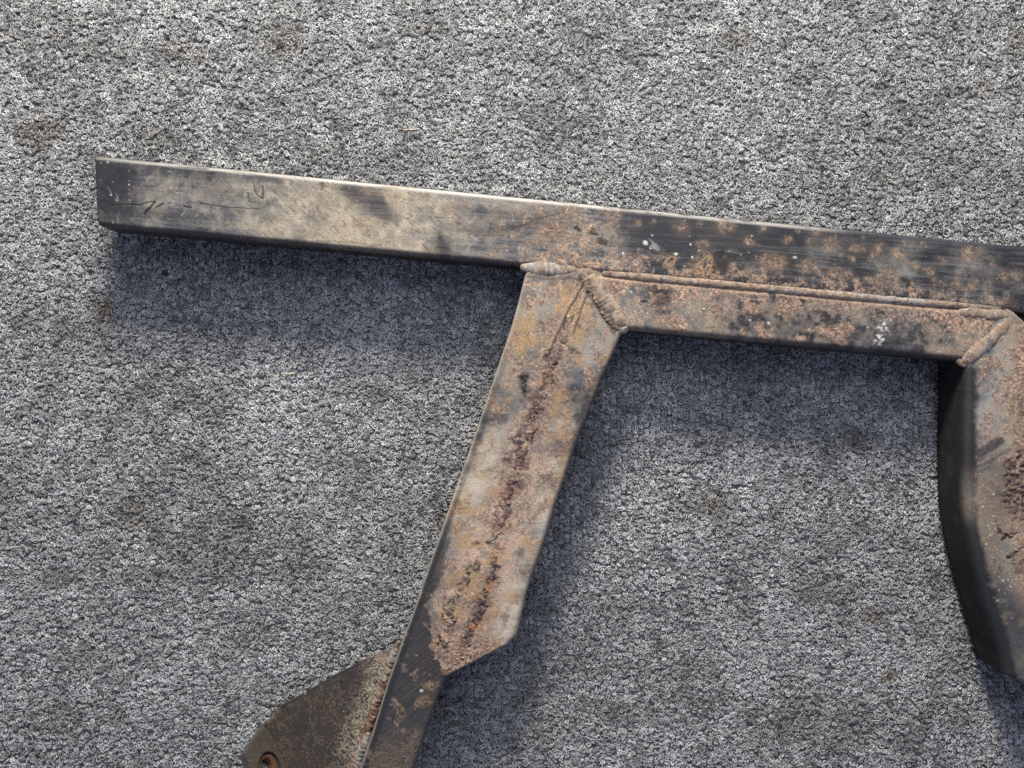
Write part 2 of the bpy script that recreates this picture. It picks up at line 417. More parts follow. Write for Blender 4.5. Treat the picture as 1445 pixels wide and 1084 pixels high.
def paint_crossbar(px, py, e):
    p = Paint(px, py, (.022, .022, .024), .45, 100)
    v = (py - T_(px)) / (B_(px) - T_(px))
    st = p.grain(46, 2.6, BA, 3); st2 = p.grain(120, 6, BA, 3, 5)
    # grey film of fine dust over the black paint
    film = np.interp(px, [130, 165, 200, 300, 430, 640, 760, 870, 900, 1000, 1050, 1200, 1300, 1450], [.10, .12, .34, .42, .6, .75, .60, .45, .08, .08, .14, .10, .28, .34])
    p.mix(FILM, film + (p.big - .5) * .8 + (st - .5) * .9 + (p.med - .5) * .4, .62)
    p.mix((.20, .20, .21), sstep(.56, .75, st) * sstep(560, 700, px) * (.4 - .25 * sstep(860, 900, px)), .5)
    # tan dirt
    dirt = np.interp(px, [130, 180, 215, 330, 400, 560, 620, 680, 760, 800, 870, 890, 1010, 1100, 1300, 1450], [-.3, -.2, .0, .22, .66, .88, .72, .36, .36, .42, .2, -.2, -.25, -.28, -.1, .1])
    p.mix(TAN, dirt + (p.big - .5) * 1.1 + (p.med - .5) * .75 + (p.fine - .5) * .5 - .55 * sstep(.3, .0, np.abs(px - 250) / 90) * sstep(.6, .9, v), .9)
    p.mix((.41, .355, .27), sstep(.52, .72, p.med) * sstep(330, 430, px) * (1 - sstep(600, 680, px)) * .55, .92)
    # dark rubbed marks
    for (x, y, rx, ry, a, s) in [(514, 279, 36, 20, 30, .95), (540, 298, 22, 13, 45, .85), (492, 270, 18, 9, 10, .7), (624, 348, 11, 22, -8, 1), (455, 262, 9, 4, 30, .8), (690, 300, 50, 8, 5, .6), (672, 325, 40, 7, 5, .5),
                                 (735, 318, 46, 7, -18, .55), (375, 250, 34, 7, 5, .75), (960, 336, 50, 20, 3, 1), (925, 330, 22, 16, 0, .9), (1100, 335, 34, 13, 5, .8), (1225, 345, 34, 20, 5, .85),
                                 (1200, 372, 24, 9, 5, .6), (156, 262, 40, 60, 0, .9), (250, 240, 80, 10, 5, .55), (300, 270, 40, 12, 10, .35), (210, 300, 60, 9, 6, .5), (420, 345, 40, 8, 6, .6), (300, 330, 60, 8, 6, .45), (1105, 395, 20, 8, 5, .5),
                                 (895, 305, 40, 8, 5, .7), (1030, 320, 60, 10, 5, .7), (1180, 332, 60, 7, 5, .6), (455, 300, 12, 24, 60, .35), (1400, 395, 40, 6, 5, .4)]:
        p.mix((.020, .020, .023), p.blob(x, y, rx, ry, a, .6) * s * (.85 + .5 * (st - .4)), .42)
    # fine lengthwise brush marks
    p.mix((.27, .265, .26), sstep(.60, .78, p.grain(60, 1.3, BA - 3, 2, 9)) * .2 * sstep(150, 500, px) * (1 - .5 * sstep(860, 900, px)), .6)
    p.mix(BLK, sstep(.62, .78, p.grain(34, 1.5, BA + 2, 2, 14)) * .4 * sstep(560, 680, px), .5)
    fl = p.grain(7, 1.6, 38, 2, 31)
    p.mix((.075, .07, .065), sstep(.66, .76, fl) * .6 * sstep(200, 330, px) * (1 - sstep(640, 760, px)), .8)
    # rust
    band = sstep(.62, .95, v + (p.med - .5) * .5) * np.interp(px, [700, 760, 860, 1000, 1200, 1330, 1450], [0, .8, .9, .8, .85, .6, .3])
    p.rust(band * sstep(.30, .62, p.med + (p.fine - .5) * .8))
    cl = np.interp(px, [660, 740, 800, 850, 900], [0, .35, .75, .5, 0])
    p.rust(cl * sstep(.36, .62, p.med + (p.fine - .5) * .8 + (v - .5) * .12) * .95)
    lace = fbm(px, py, 5, 2, 171)
    for (x, y, r) in SPOTS:
        g = p.blob(x, y, r * .95, r * .85, 0, .7, .9)
        p.mix((.105, .078, .056), p.blob(x, y, r * 1.5, r * 1.3, 0, .9, .9) * .45, .8)
        p.rust(g * sstep(.34, .66, p.fine * .6 + lace * .4 + .08 * g) * .62)
        p.mix(DRUST, p.blob(x + .3 * r, y - .2 * r, r * .3, r * .22, 20, .6) * .6, .9)
    for (x, y, rx, ry) in [(945, 366, 9, 6), (992, 378, 14, 16), (1000, 372, 6, 10), (1285, 404, 5, 9)]:
        p.mix((.40, .24, .11), p.blob(x, y, rx, ry, 0, .9) * .6 * sstep(.35, .6, p.fine), .9)
    for (x, y, rx, ry) in [(1020, 372, 10, 14), (1015, 362, 6, 6), (1283, 402, 2.6, 8), (1278, 398, 5, 4), (1329, 421, 2.2, 2.2), (850, 342, 8, 5), (838, 330, 6, 4), (815, 323, 5, 3)]:
        p.mix((.03, .024, .02), p.blob(x, y, rx, ry, 10, .5) * .9, .9, -.0004)
    # scribed and rubbed marks near the free end
    Z = lambda L: [(100 + a / 4.014, 190 + b / 4.014) for a, b in L]
    dk = (.012, .012, .014)
    for L, w in [(Z([(230, 402), (300, 394), (385, 398), (430, 385), (475, 378)]), .9), (Z([(475, 380), (420, 448)]), 1.5), (Z([(440, 418), (415, 448)]), 1.4), (Z([(485, 412), (522, 392)]), 1.3),
                 (Z([(735, 390), (800, 402), (870, 412), (1072, 422)]), .7), (Z([(165, 410), (225, 475)]), .6), (Z([(1085, 290), (1088, 362)]), .9), (Z([(1035, 290), (1050, 335), (1080, 362)]), .8),
                 (Z([(548, 392), (568, 388)]), .8), (Z([(640, 408), (680, 412)]), 1.4)]:
        p.mix(dk, p.line(L, w, .7) * .9, .35, -.0002)
    for L, w in [(Z([(962, 225), (990, 290), (985, 330)]), 1.1), (Z([(970, 270), (985, 360), (992, 388)]), 1.5), (Z([(1042, 275), (1090, 280)]), .8), (Z([(215, 300), (228, 345)]), .9),
                 (Z([(262, 330), (264, 372)]), .9), (Z([(245, 345), (258, 372)]), .6), (Z([(330, 300), (335, 410)]), .6), (Z([(270, 420), (262, 520)]), .6)]:
        p.mix((.24, .24, .24), p.line(L, w * .9, 1.0, .4) * .5 * sstep(.3, .6, p.fine), .5)
    p.mix((.06, .06, .062), p.line(Z([(1005, 330), (1012, 380)]), 1.6, 1) * .8, .4)
    Y = lambda L: [(440 + a / 4.014, 220 + b / 4.014) for a, b in L]
    for L, w in [(Y([(628, 500), (665, 538)]), .8), (Y([(30, 480), (260, 492), (370, 515)]), .5), (Y([(220, 340), (260, 372)]), .6), (Y([(1130, 420), (1260, 360), (1400, 325)]), .9),
                 (Y([(1180, 400), (1300, 365)]), .7)]:
        p.mix(dk, p.line(L, w, .7) * .8, .4)
    rs_ = np.random.default_rng(21)
    for k in range(46):
        x = rs_.uniform(230, 860); y = T_(x) + rs_.uniform(12, 90); a = math.radians(rs_.normal(12, 28)); l = rs_.uniform(3, 13)
        dark = rs_.random() < .6
        p.mix((.03, .03, .032) if dark else (.36, .35, .32), p.line([(x, y), (x + math.cos(a) * l, y + math.sin(a) * l)], rs_.uniform(.3, .6), .6) * rs_.uniform(.4, .85), .5, -.0001)
    # end rubbed black; pale nicks
    p.mix((.020, .020, .021), (1 - sstep(136, 142, px)) * .8, .5)
    p.specks(Z([(328, 206), (330, 262), (330, 284), (228, 342), (332, 372), (262, 375), (238, 497), (440, 373), (468, 372), (210, 158), (172, 160)]), 1.0)
    p.specks([(780 + a / 4.014, 270 + b / 4.014, r) for a, b, r in [(218, 195, 1.2), (398, 352, 1.5), (368, 358, 1), (374, 402, 1.2), (748, 425, 1.5), (790, 374, 2.4), (695, 356, 2.4), (780, 302, 1.2),
              (828, 336, .9), (1128, 254, 1.2), (1108, 296, 1), (757, 452, 1), (912, 466, .8), (555, 325, 1.6), (525, 292, 2.4), (565, 250, 1.2), (1066, 360, 1), (1112, 346, 1.2), (1372, 376, 2.6), (440, 572, 1)]])
    p.mix((.34, .33, .31), p.blob(923, 347, 8, 3, 40, .8) * .6, .8)
    n = 90
    sp = np.random.default_rng(5)
    p.specks([(x, T_(x) + f * 92, r) for x, f, r in zip(sp.uniform(140, 1440, n), sp.uniform(.08, .95, n), sp.uniform(.35, .8, n))], col=(.55, .5, .42))
    # the upper rounded edge: highlight painted pale, shade behind it painted dark; black at the far right
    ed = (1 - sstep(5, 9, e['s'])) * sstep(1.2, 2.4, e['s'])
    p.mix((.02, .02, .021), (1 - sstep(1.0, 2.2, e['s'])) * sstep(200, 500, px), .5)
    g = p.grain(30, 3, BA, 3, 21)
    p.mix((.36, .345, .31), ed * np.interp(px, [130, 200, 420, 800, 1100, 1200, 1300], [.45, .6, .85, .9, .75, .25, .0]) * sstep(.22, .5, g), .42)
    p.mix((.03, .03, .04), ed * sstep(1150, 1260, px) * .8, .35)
    le = 1 - sstep(1.5, 6, e['w'] - e['s'])
    p.mix((.05, .045, .04), le * .7 * (1 - sstep(700, 760, px)), .6)
    paint_side(p, e)
    return p

def x2pairs(xs, top, bot): return [((x, top(x)), (x - .09 * (bot(x) - top(x)) * 0, bot(x))) for x in xs]

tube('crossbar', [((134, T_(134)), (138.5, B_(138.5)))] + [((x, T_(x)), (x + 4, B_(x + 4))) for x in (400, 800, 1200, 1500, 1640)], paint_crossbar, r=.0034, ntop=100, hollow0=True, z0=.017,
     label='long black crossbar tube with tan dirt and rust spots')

def paint_rail(px, py, e):
    p = Paint(px, py, (.022, .022, .024), .42, 200)
    v = (py - B_(px)) / (RB_(px) - B_(px))
    st = p.grain(30, 3, BA, 3)
    film = np.interp(px, [840, 960, 1000, 1080, 1200, 1260, 1330, 1400], [.75, .65, .4, .15, .2, .4, .5, .6])
    p.mix(FILM, film + (p.big - .5) * .8 + (p.med - .5) * .7 + (st - .5) * .4, .6)
    for (x, y, rx, ry, s) in [(930, 428, 18, 12, .8), (1040, 455, 34, 12, .7), (1090, 450, 30, 12, .8), (1150, 470, 30, 14, .8), (1120, 462, 30, 16, .7), (1215, 470, 30, 10, .55), (1290, 470, 14, 12, .4)]:
        p.mix((.022, .023, .027), p.blob(x, y, rx, ry, 5, .6) * s, .35)
    dirt = np.interp(px, [840, 900, 980, 1050, 1280, 1330, 1400], [.6, .55, .45, .1, .15, .6, .75])
    p.mix(TAN, dirt + (p.big - .5) * 1.0 + (p.med - .5) * 1.1 - .1, .88)
    rm = np.interp(v + (p.med - .5) * .35, [0, .1, .35, .6, 1], [1, .95, .55, .12, .05]) + np.interp(px, [840, 930, 1010, 1060, 1280, 1330, 1400], [.55, .4, .3, 0, 0, .45, .6])
    p.rust(rm * sstep(.34, .62, p.med + (p.fine - .5) * .9 + rm * .06) * .95)
    for (x, y, r) in [(1180, 470, 16), (1160, 466, 10), (1195, 462, 10), (1092, 463, 5), (1145, 465, 4), (1127, 478, 8), (1072, 462, 8), (1080, 472, 8), (1050, 470, 6), (1005, 463, 5), (1013, 437, 10),
                      (1062, 432, 13), (1190, 485, 7), (960, 460, 12), (945, 452, 12), (1110, 435, 14)]:
        p.rust(p.blob(x, y, r, r * .75, 0, .5) * .9 * sstep(.25, .5, p.fine + .2))
    for (x, y, rx, ry, s) in [(931, 409, 16, 6, .95), (908, 425, 4, 4, .9), (936, 424, 11, 7, .7), (1166, 445, 8, 7, .95), (1063, 426, 9, 3, .85), (1333, 462, 3, 3, .9), (1180, 437, 6, 2, .5)]:
        p.mix((.030, .022, .022), p.blob(x, y, rx, ry, 5, .5, 1.3) * s * (.5 + p.fine), .85, .0003)
    p.mix((.62, .62, .60), p.blob(1249, 461, 5, 7, 20, .9, 1.4) * sstep(.38, .66, p.fine), .8, .0001)
    p.mix((.62, .62, .60), p.blob(1243, 478, 6, 4.5, 0, .9, 1.4) * sstep(.40, .66, p.fine), .8, .0001)
    p.mix((.12, .125, .13), p.line([(1140, 440), (1128, 465)], 1.2, 1.2) * .7, .4)
    p.specks([(891, 412, 1.2), (899, 419, 1.2), (971, 412, 1), (938, 435, 1.4), (967, 427, 1), (994, 436, 2), (1000, 435, 1.3), (997, 448, 1), (958, 455, 1.1), (1085, 456, 1.5), (1059, 452, 1), (914, 442, 1.1),
              (1197, 434, 1.2), (1085, 457, 1), (1222, 458, .8), (1258, 452, 1), (1225, 462, 1), (1232, 486, .8)])
    # rounded lip beside the seam: bare pale rust
    le = (1 - sstep(5, 11, e['s'])) * sstep(1, 5, e['s'])
    p.mix((.42, .29, .20), le * .8 * sstep(.25, .5, p.grain(16, 3, BA, 3, 3)), .85)
    p.mix((.035, .026, .02), (1 - sstep(1, 4.5, e['s'])) * .85, .9)
    lo = 1 - sstep(2, 9, e['w'] - e['s'])
    p.mix((.10, .07, .05), lo * .5 * sstep(.45, .6, p.med) * (1 - sstep(1040, 1100, px)), .8)
    p.mix((.025, .025, .027), lo * .7 * sstep(1040, 1120, px), .4)
    paint_side(p, e)
    return p
tube('lower_rail', [((824, B_(824) + 2), (868, RB_(868)))] + [((x, B_(x) + 2), (x, RB_(x))) for x in (905, 1000, 1200, 1350)] + [((1425, B_(1425) + 2), (1374, RB_(1374)))], paint_rail, r=.0042, ntop=90, h=HT - .0008, z0=.017,
     label='shorter tube welded under the crossbar, rusty along the seam')

# ------------------------------------------------------------------ the left leg
SEAM = [(826, 402), (806, 446), (790, 482), (776, 524), (766, 552), (757, 585), (747, 606), (737, 640), (727, 672), (716, 705), (704, 750)]
SEAM_A = [(692, 762), (668, 806), (655, 826), (647, 836)]
SEAM_A2 = [(633, 858), (634, 880), (628, 905)]
SEAM_B = [(700, 785), (697, 806), (686, 836), (680, 856), (668, 878), (658, 905), (653, 925)]

def paint_leg(px, py, e):
    p = Paint(px, py, (.024, .024, .026), .42, 300)
    st = p.grain(22, 2.2, 0, 3)
    p.mix(FILM, .75 + (p.big - .5) * 1.0 + (p.med - .5) * .6 + (st - .5) * .4, .6)
    p.mix((.25, .245, .225), (p.big - .40) * 2.2 + (p.med - .5) * .8, .75)
    up = 1 - sstep(440, 520, py)
    lo = sstep(640, 720, py)
    p.mix(TAN, .30 + .15 * up + .22 * lo + (fbm(px, py, 34, 3, 331) - .5) * 1.8 + (p.med - .5) * .8, .88)
    # black areas
    dS, tS = dseg(px, py, SEAM)
    def dk(x, y, rx, ry, a, s, c=(.024, .024, .027)): p.mix(c, p.blob(x, y, rx, ry, a, .65, 1.2) * s * (.7 + .6 * (st - .2)), .38)
    dk(693, 590, 26, 9, -6, .85); dk(676, 612, 18, 9, -40, .8); dk(705, 575, 22, 8, 0, .5); dk(700, 548, 20, 7, 0, .35)
    dk(806, 556, 17, 16, 0, .6); dk(800, 585, 30, 10, 0, .45); dk(790, 630, 22, 12, 20, .7); dk(800, 610, 30, 8, 0, .4); dk(775, 670, 20, 10, 0, .55); dk(838, 556, 12, 44, 26, .85); dk(818, 605, 12, 36, 22, .85); dk(796, 660, 9, 40, 18, .6); dk(752, 800, 12, 30, 18, .55); dk(800, 590, 34, 5, 0, .5); dk(700, 560, 30, 5, 0, .5); dk(780, 640, 30, 6, 5, .5); dk(760, 690, 26, 7, 0, .35)
    dk(775, 460, 40, 14, 0, .25); dk(730, 500, 20, 10, 0, .25); dk(640, 775, 14, 30, 20, .35, (.06, .065, .07)); dk(735, 790, 20, 20, 0, .35, (.07, .075, .08)); dk(740, 810, 22, 10, 0, .45, (.05, .055, .06))
    dk(725, 840, 18, 9, 0, .45, (.07, .075, .08)); dk(610, 835, 16, 22, 20, .85); dk(740, 780, 14, 8, 30, .4)
    # pale worn patches
    for (x, y, rx, ry, s) in [(668, 720, 22, 20, .55), (745, 745, 24, 18, .45), (690, 690, 26, 14, .4), (705, 885, 14, 20, .55), (722, 860, 14, 16, .4), (735, 820, 16, 12, .35), (790, 600, 26, 8, .3), (830, 500, 18, 20, .35), (710, 650, 20, 14, .3)]:
        p.mix((.47, .445, .395), p.blob(x, y, rx, ry, 0, .8, 1.3) * s * 1.3, .6)
    cr = sstep(560, 680, py) * (1 - sstep(900, 950, py))
    p.mix((.56, .480, .365), cr * (.35 + (fbm(px, py, 40, 3, 341) - .5) * 2.4 + (p.med - .5) * .8) * .8, .85)
    # rust bloom around the seam
    dw, _ = dseg(p.wpx, p.wpy, SEAM + [(690, 780), (672, 830), (655, 880), (640, 930)])
    wid = np.interp(py, [395, 470, 560, 640, 720, 800, 880, 960], [22, 38, 28, 38, 48, 52, 50, 44])
    m = 1 - sstep(.35, 1.25, dw / wid)
    p.rust(m * (.55 + .9 * (p.med - .3)) * .95, .0002)
    p.mix((.56, .395, .290), m * sstep(.36, .66, p.big + (p.med - .5) * .8) * .75 * sstep(560, 720, py), .9)
    p.rust(sstep(.46, .68, fbm(px, py, 17, 4, 360) + up * .06 + (p.fine - .5) * .35) * .8 * (1 - .5 * m), .00015)
    p.mix((.40, .25, .11), sstep(.52, .72, fbm(px, py, 24, 3, 361)) * .5, .85)
    dv, _ = dseg(px + (p.wpx - px) * 1.6, py + (p.wpy - py) * 1.6, SEAM[3:] + [(700, 785), (680, 856), (655, 925)])
    pit = (1 - sstep(.3, 1.2, dv / np.interp(py, [500, 600, 700, 780, 850, 940], [9, 17, 17, 13, 15, 13]))) * sstep(500, 560, py)
    p.mix((.20, .105, .082), pit * sstep(.36, .68, p.med + (p.fine - .5) * .7) * (.75 - .35 * sstep(740, 800, py)), .92, .0002)
    p.mix((.090, .052, .048), pit * sstep(.54, .70, fbm(px, py, 6, 3, 382)) * (.8 - .3 * sstep(740, 800, py)), .9, .0003)
    # foot of the plate: rust over everything
    foot = p.blob(650, 925, 42, 34, -25, .5, 1.4)
    p.rust(foot * .9, .0003)
    # black, still painted strip on the outer side and the whole lower end
    LB = [(655, 690), (628, 760), (606, 815), (600, 850), (598, 880), (612, 925), (632, 956)]
    xb = np.interp(py + (p.med - .5) * 30, [640, 700, 760, 815, 850, 885, 925, 957, 1100], [640, 642, 636, 622, 606, 606, 612, 628, 660]) + (p.fine - .5) * 10 + (p.med - .5) * 16
    blk = sstep(-3, 3, xb - px) * sstep(690, 860, py + (p.big - .5) * 120)
    p.mix((.030, .031, .034), blk * .93, .36)
    p.mix((.085, .08, .07), blk * sstep(.55, .7, p.grain(26, 2, -38, 3, 4)) * .5, .6)
    p.rust(blk * sstep(.64, .78, fbm(px, py, 14, 3, 367) + (p.fine - .5) * .3) * .6)
    for (x, y, rx, ry) in [(564, 1006, 5, 9), (549, 1017, 3, 4), (568, 1032, 4, 4), (600, 990, 9, 8), (548, 1075, 6, 5), (606, 968, 10, 6)]:
        p.mix((.27, .18, .09), p.blob(x, y, rx, ry, 0, .6, .8) * .75 * sstep(.3, .5, p.fine), .9)
    p.mix((.135, .105, .075), sstep(1020, 1062, py + (p.med - .5) * 40 + (px - 560) * .25) * (.55 + (p.fine - .4) * 1.6), .92, .0003)
    # crusted weld seam along the middle
    n5 = fbm(px, py, 4.2, 2, 370)
    for L, w, dep, col, rough_ in [(SEAM, 6.5, .0011, (.095, .056, .050), 1), (SEAM_A, 6.5, .0011, (.10, .075, .055), 1), (SEAM_A2, 8.5, .0017, (.13, .105, .075), 1), (SEAM_B, 7.5, .0011, (.062, .035, .036), 1)]:
        d, t = dseg(px + (p.wpx - px) * 1.5, py + (p.wpy - py) * 1.5, L)
        k = 1 - sstep(w * .45, w, d)
        lump = fbm(px, py, 8.5, 2, 375)
        k2 = k * sstep(.36, .56, lump) * (1 if L in (SEAM, SEAM_B) else sstep(.26, .50, fbm(px, py, 26, 2, 377)))
        if L is SEAM:
            k2 *= np.interp(py, [395, 430, 470, 500, 560, 640, 700, 760], [.25, .35, .35, .7, .9, 1, .8, .4])
        p.mix(col, k2 * sstep(.30, .62, n5 + .12) * .85, .85)
        p.z += dep * k2 * (n5 - .25) * 1.6
        # dark undercut beside the crust
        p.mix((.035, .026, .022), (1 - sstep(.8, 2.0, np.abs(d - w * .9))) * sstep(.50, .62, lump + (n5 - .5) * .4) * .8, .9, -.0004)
    # two thin bead lines fanning out below the top weld
    for L in ([(822, 398), (800, 436), (782, 474), (772, 500)], [(832, 398), (816, 440), (806, 470)]):
        p.mix((.32, .23, .155), p.line(L, 2.4, 1.6) * .6, .88, .0006)
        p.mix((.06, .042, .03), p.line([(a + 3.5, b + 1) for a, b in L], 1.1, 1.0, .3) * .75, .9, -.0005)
    # pits and lumps picked out in the rust
    for (x, y, rx, ry, a, s) in [(762, 455, 8, 3, 10, .5), (772, 500, 5, 11, 30, .75), (786, 506, 5, 12, 28, .8), (812, 497, 9, 5, 40, .7), (739, 534, 7, 9, 0, 1), (741, 550, 5, 12, -14, .95), (752, 562, 5, 9, 35, .7),
                                 (756, 580, 7, 9, 0, .6), (752, 592, 9, 7, -20, .75), (735, 610, 6, 14, 25, .6), (728, 622, 10, 8, 0, .75), (715, 648, 8, 9, 0, .7), (744, 650, 8, 8, 0, .6), (718, 688, 3, 6, 0, .7),
                                 (736, 680, 10, 14, 20, .4), (672, 767, 6, 4, -20, .8), (663, 798, 3, 5, 0, .6), (656, 818, 5, 8, 20, .5), (650, 832, 3, 4, 0, .8), (697, 804, 4, 8, 15, .9), (681, 850, 9, 13, 20, .75),
                                 (672, 872, 6, 7, 20, .6), (632, 864, 6, 5, 0, .6), (638, 884, 3, 10, 10, .5), (628, 912, 5, 4, 0, .75), (657, 906, 4, 11, 22, .7), (668, 880, 5, 4, 0, .7), (629, 948, 10, 4, -25, .6), (700, 740, 8, 8, 0, .3)]:
        dark = (.02, .019, .02) if (x, y) in ((739, 534), (741, 550)) else (.066, .040, .036)
        k = p.blob(x, y, rx, ry, a, .55, .5)
        p.mix(dark, k * s * (.55 + .8 * (n5 - .1)), .85)
        p.z += k * s * (n5 - .52) * .0016
    p.mix((.055, .04, .035), p.blob(737, 531, 3, 3, 0, .6) * .7)
    p.mix(ORG, p.blob(690, 828, 4, 9, 20, .6) * .55); p.mix((.45, .18, .05), p.blob(668, 885, 8, 5, 0, .6) * .6 * sstep(.3, .6, p.fine)); p.mix(ORG, p.blob(688, 880, 9, 12, 0, .7) * .3)
    p.mix((.34, .19, .055), p.blob(655, 712, 9, 16, 15, .7) * .45); p.mix((.34, .20, .06), p.blob(735, 497, 8, 7, 0, .7) * .4); p.mix((.34, .2, .07), p.blob(784, 575, 8, 20, 10, .7) * .35)
    p.mix((.055, .06, .065), p.blob(735, 780, 6, 8, 20, .7) * .6)
    for (x, y, rx, ry, a, q_) in [(838, 552, 9, 40, 27, .7), (822, 598, 9, 34, 22, .7), (690, 592, 26, 8, -8, .7), (672, 618, 14, 7, -40, .7), (806, 556, 15, 14, 0, .5), (788, 632, 18, 9, 15, .6),
                                 (748, 812, 16, 12, 0, .45), (772, 672, 18, 8, 0, .45), (730, 845, 16, 6, 0, .4)]:
        p.mix((.034, .036, .040), p.blob(x, y, rx, ry, a, .8, 1.5) * q_ * sstep(.25, .6, st + .1), .42)
    # combed marks across the plate
    p.mix((.045, .048, .052), sstep(.62, .76, p.grain(34, 1.3, -3, 2, 9)) * .28 * (1 - m) * sstep(520, 570, py), .5)
    sp = np.random.default_rng(9); n = 130
    p.specks([(x, y, r) for x, y, r in zip(sp.uniform(590, 870, n), sp.uniform(400, 960, n), sp.uniform(.35, .8, n))], col=(.55, .5, .42))
    p.specks([(682, 720, 1.4), (697, 721, 1.6), (674, 726, 1.2), (699, 731, 1), (655, 842, 1.4), (667, 838, 1.2), (609, 840, 1.4), (594, 975, 2), (700, 724, 1), (802, 446, 1.3), (754, 408, 1.2), (745, 418, 1.2), (710, 716, .9), (665, 838, 1)])
    for L in ([(818, 394), (832, 416), (848, 442), (866, 470)],): p.mix((.05, .036, .028), p.line(L, 2.6, 2.2, .5) * .75, .9)
    p.mix((.06, .042, .032), p.line([(742, 390), (775, 394), (805, 392), (820, 394)], 2.0, 2.0, .5) * .6, .9)
    # long edges
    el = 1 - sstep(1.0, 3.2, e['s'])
    p.mix((.33, .30, .25), el * (1 - sstep(.0045, .008, e['d'])) * .75, .45)  # edge highlight painted pale along the left edge
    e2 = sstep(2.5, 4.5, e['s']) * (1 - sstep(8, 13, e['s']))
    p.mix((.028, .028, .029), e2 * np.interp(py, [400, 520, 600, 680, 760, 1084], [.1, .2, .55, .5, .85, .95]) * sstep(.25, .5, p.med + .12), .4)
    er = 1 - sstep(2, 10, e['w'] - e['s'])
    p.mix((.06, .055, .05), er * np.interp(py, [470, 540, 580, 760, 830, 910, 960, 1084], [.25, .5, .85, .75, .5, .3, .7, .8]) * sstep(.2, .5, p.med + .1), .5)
    paint_side(p, e)
    return p

LL = [(742, 384), (733, 420), (722, 460), (701, 522), (680, 584), (663, 633), (637, 706), (622, 750), (599, 816), (587, 852), (570, 896), (557, 934), (545, 968), (532, 1011), (525, 1033), (508, 1084), (485, 1150), (462, 1220)]
RR = [(828, 391), (877, 471), (857, 521), (836, 566), (820, 610), (808, 644), (786, 709), (769, 765), (751, 815), (744, 836), (730, 896), (718, 910), (632, 957), (614, 995), (606, 1016), (588, 1076), (564, 1150), (540, 1220)]
# section lines: pair edge points that face each other
PAIRS = [((747, 366), (836, 372)), ((742, 384), (846, 400)), ((738, 400), (858, 432)), ((733, 420), (877, 471)), ((722, 460), (866, 498)), ((701, 522), (850, 535)), ((680, 584), (820, 610)), ((663, 633), (808, 644)), ((637, 706), (786, 709)),
         ((622, 750), (769, 765)), ((599, 816), (744, 836)), ((587, 852), (737, 866)), ((576, 882), (730, 896)), ((572, 891), (718, 910)), ((557, 934), (629, 957)), ((553, 945), (623, 973)), ((545, 968), (614, 995)),
         ((532, 1011), (602, 1030)), ((525, 1033), (594, 1056)), ((508, 1084), (583, 1090)), ((485, 1150), (560, 1158)), ((462, 1220), (536, 1228))]
tube('leg', PAIRS, paint_leg, r=.0030, ntop=140, h=HT - .0006, label='straight leg with a rust-crusted seam and a slanted cut foot')

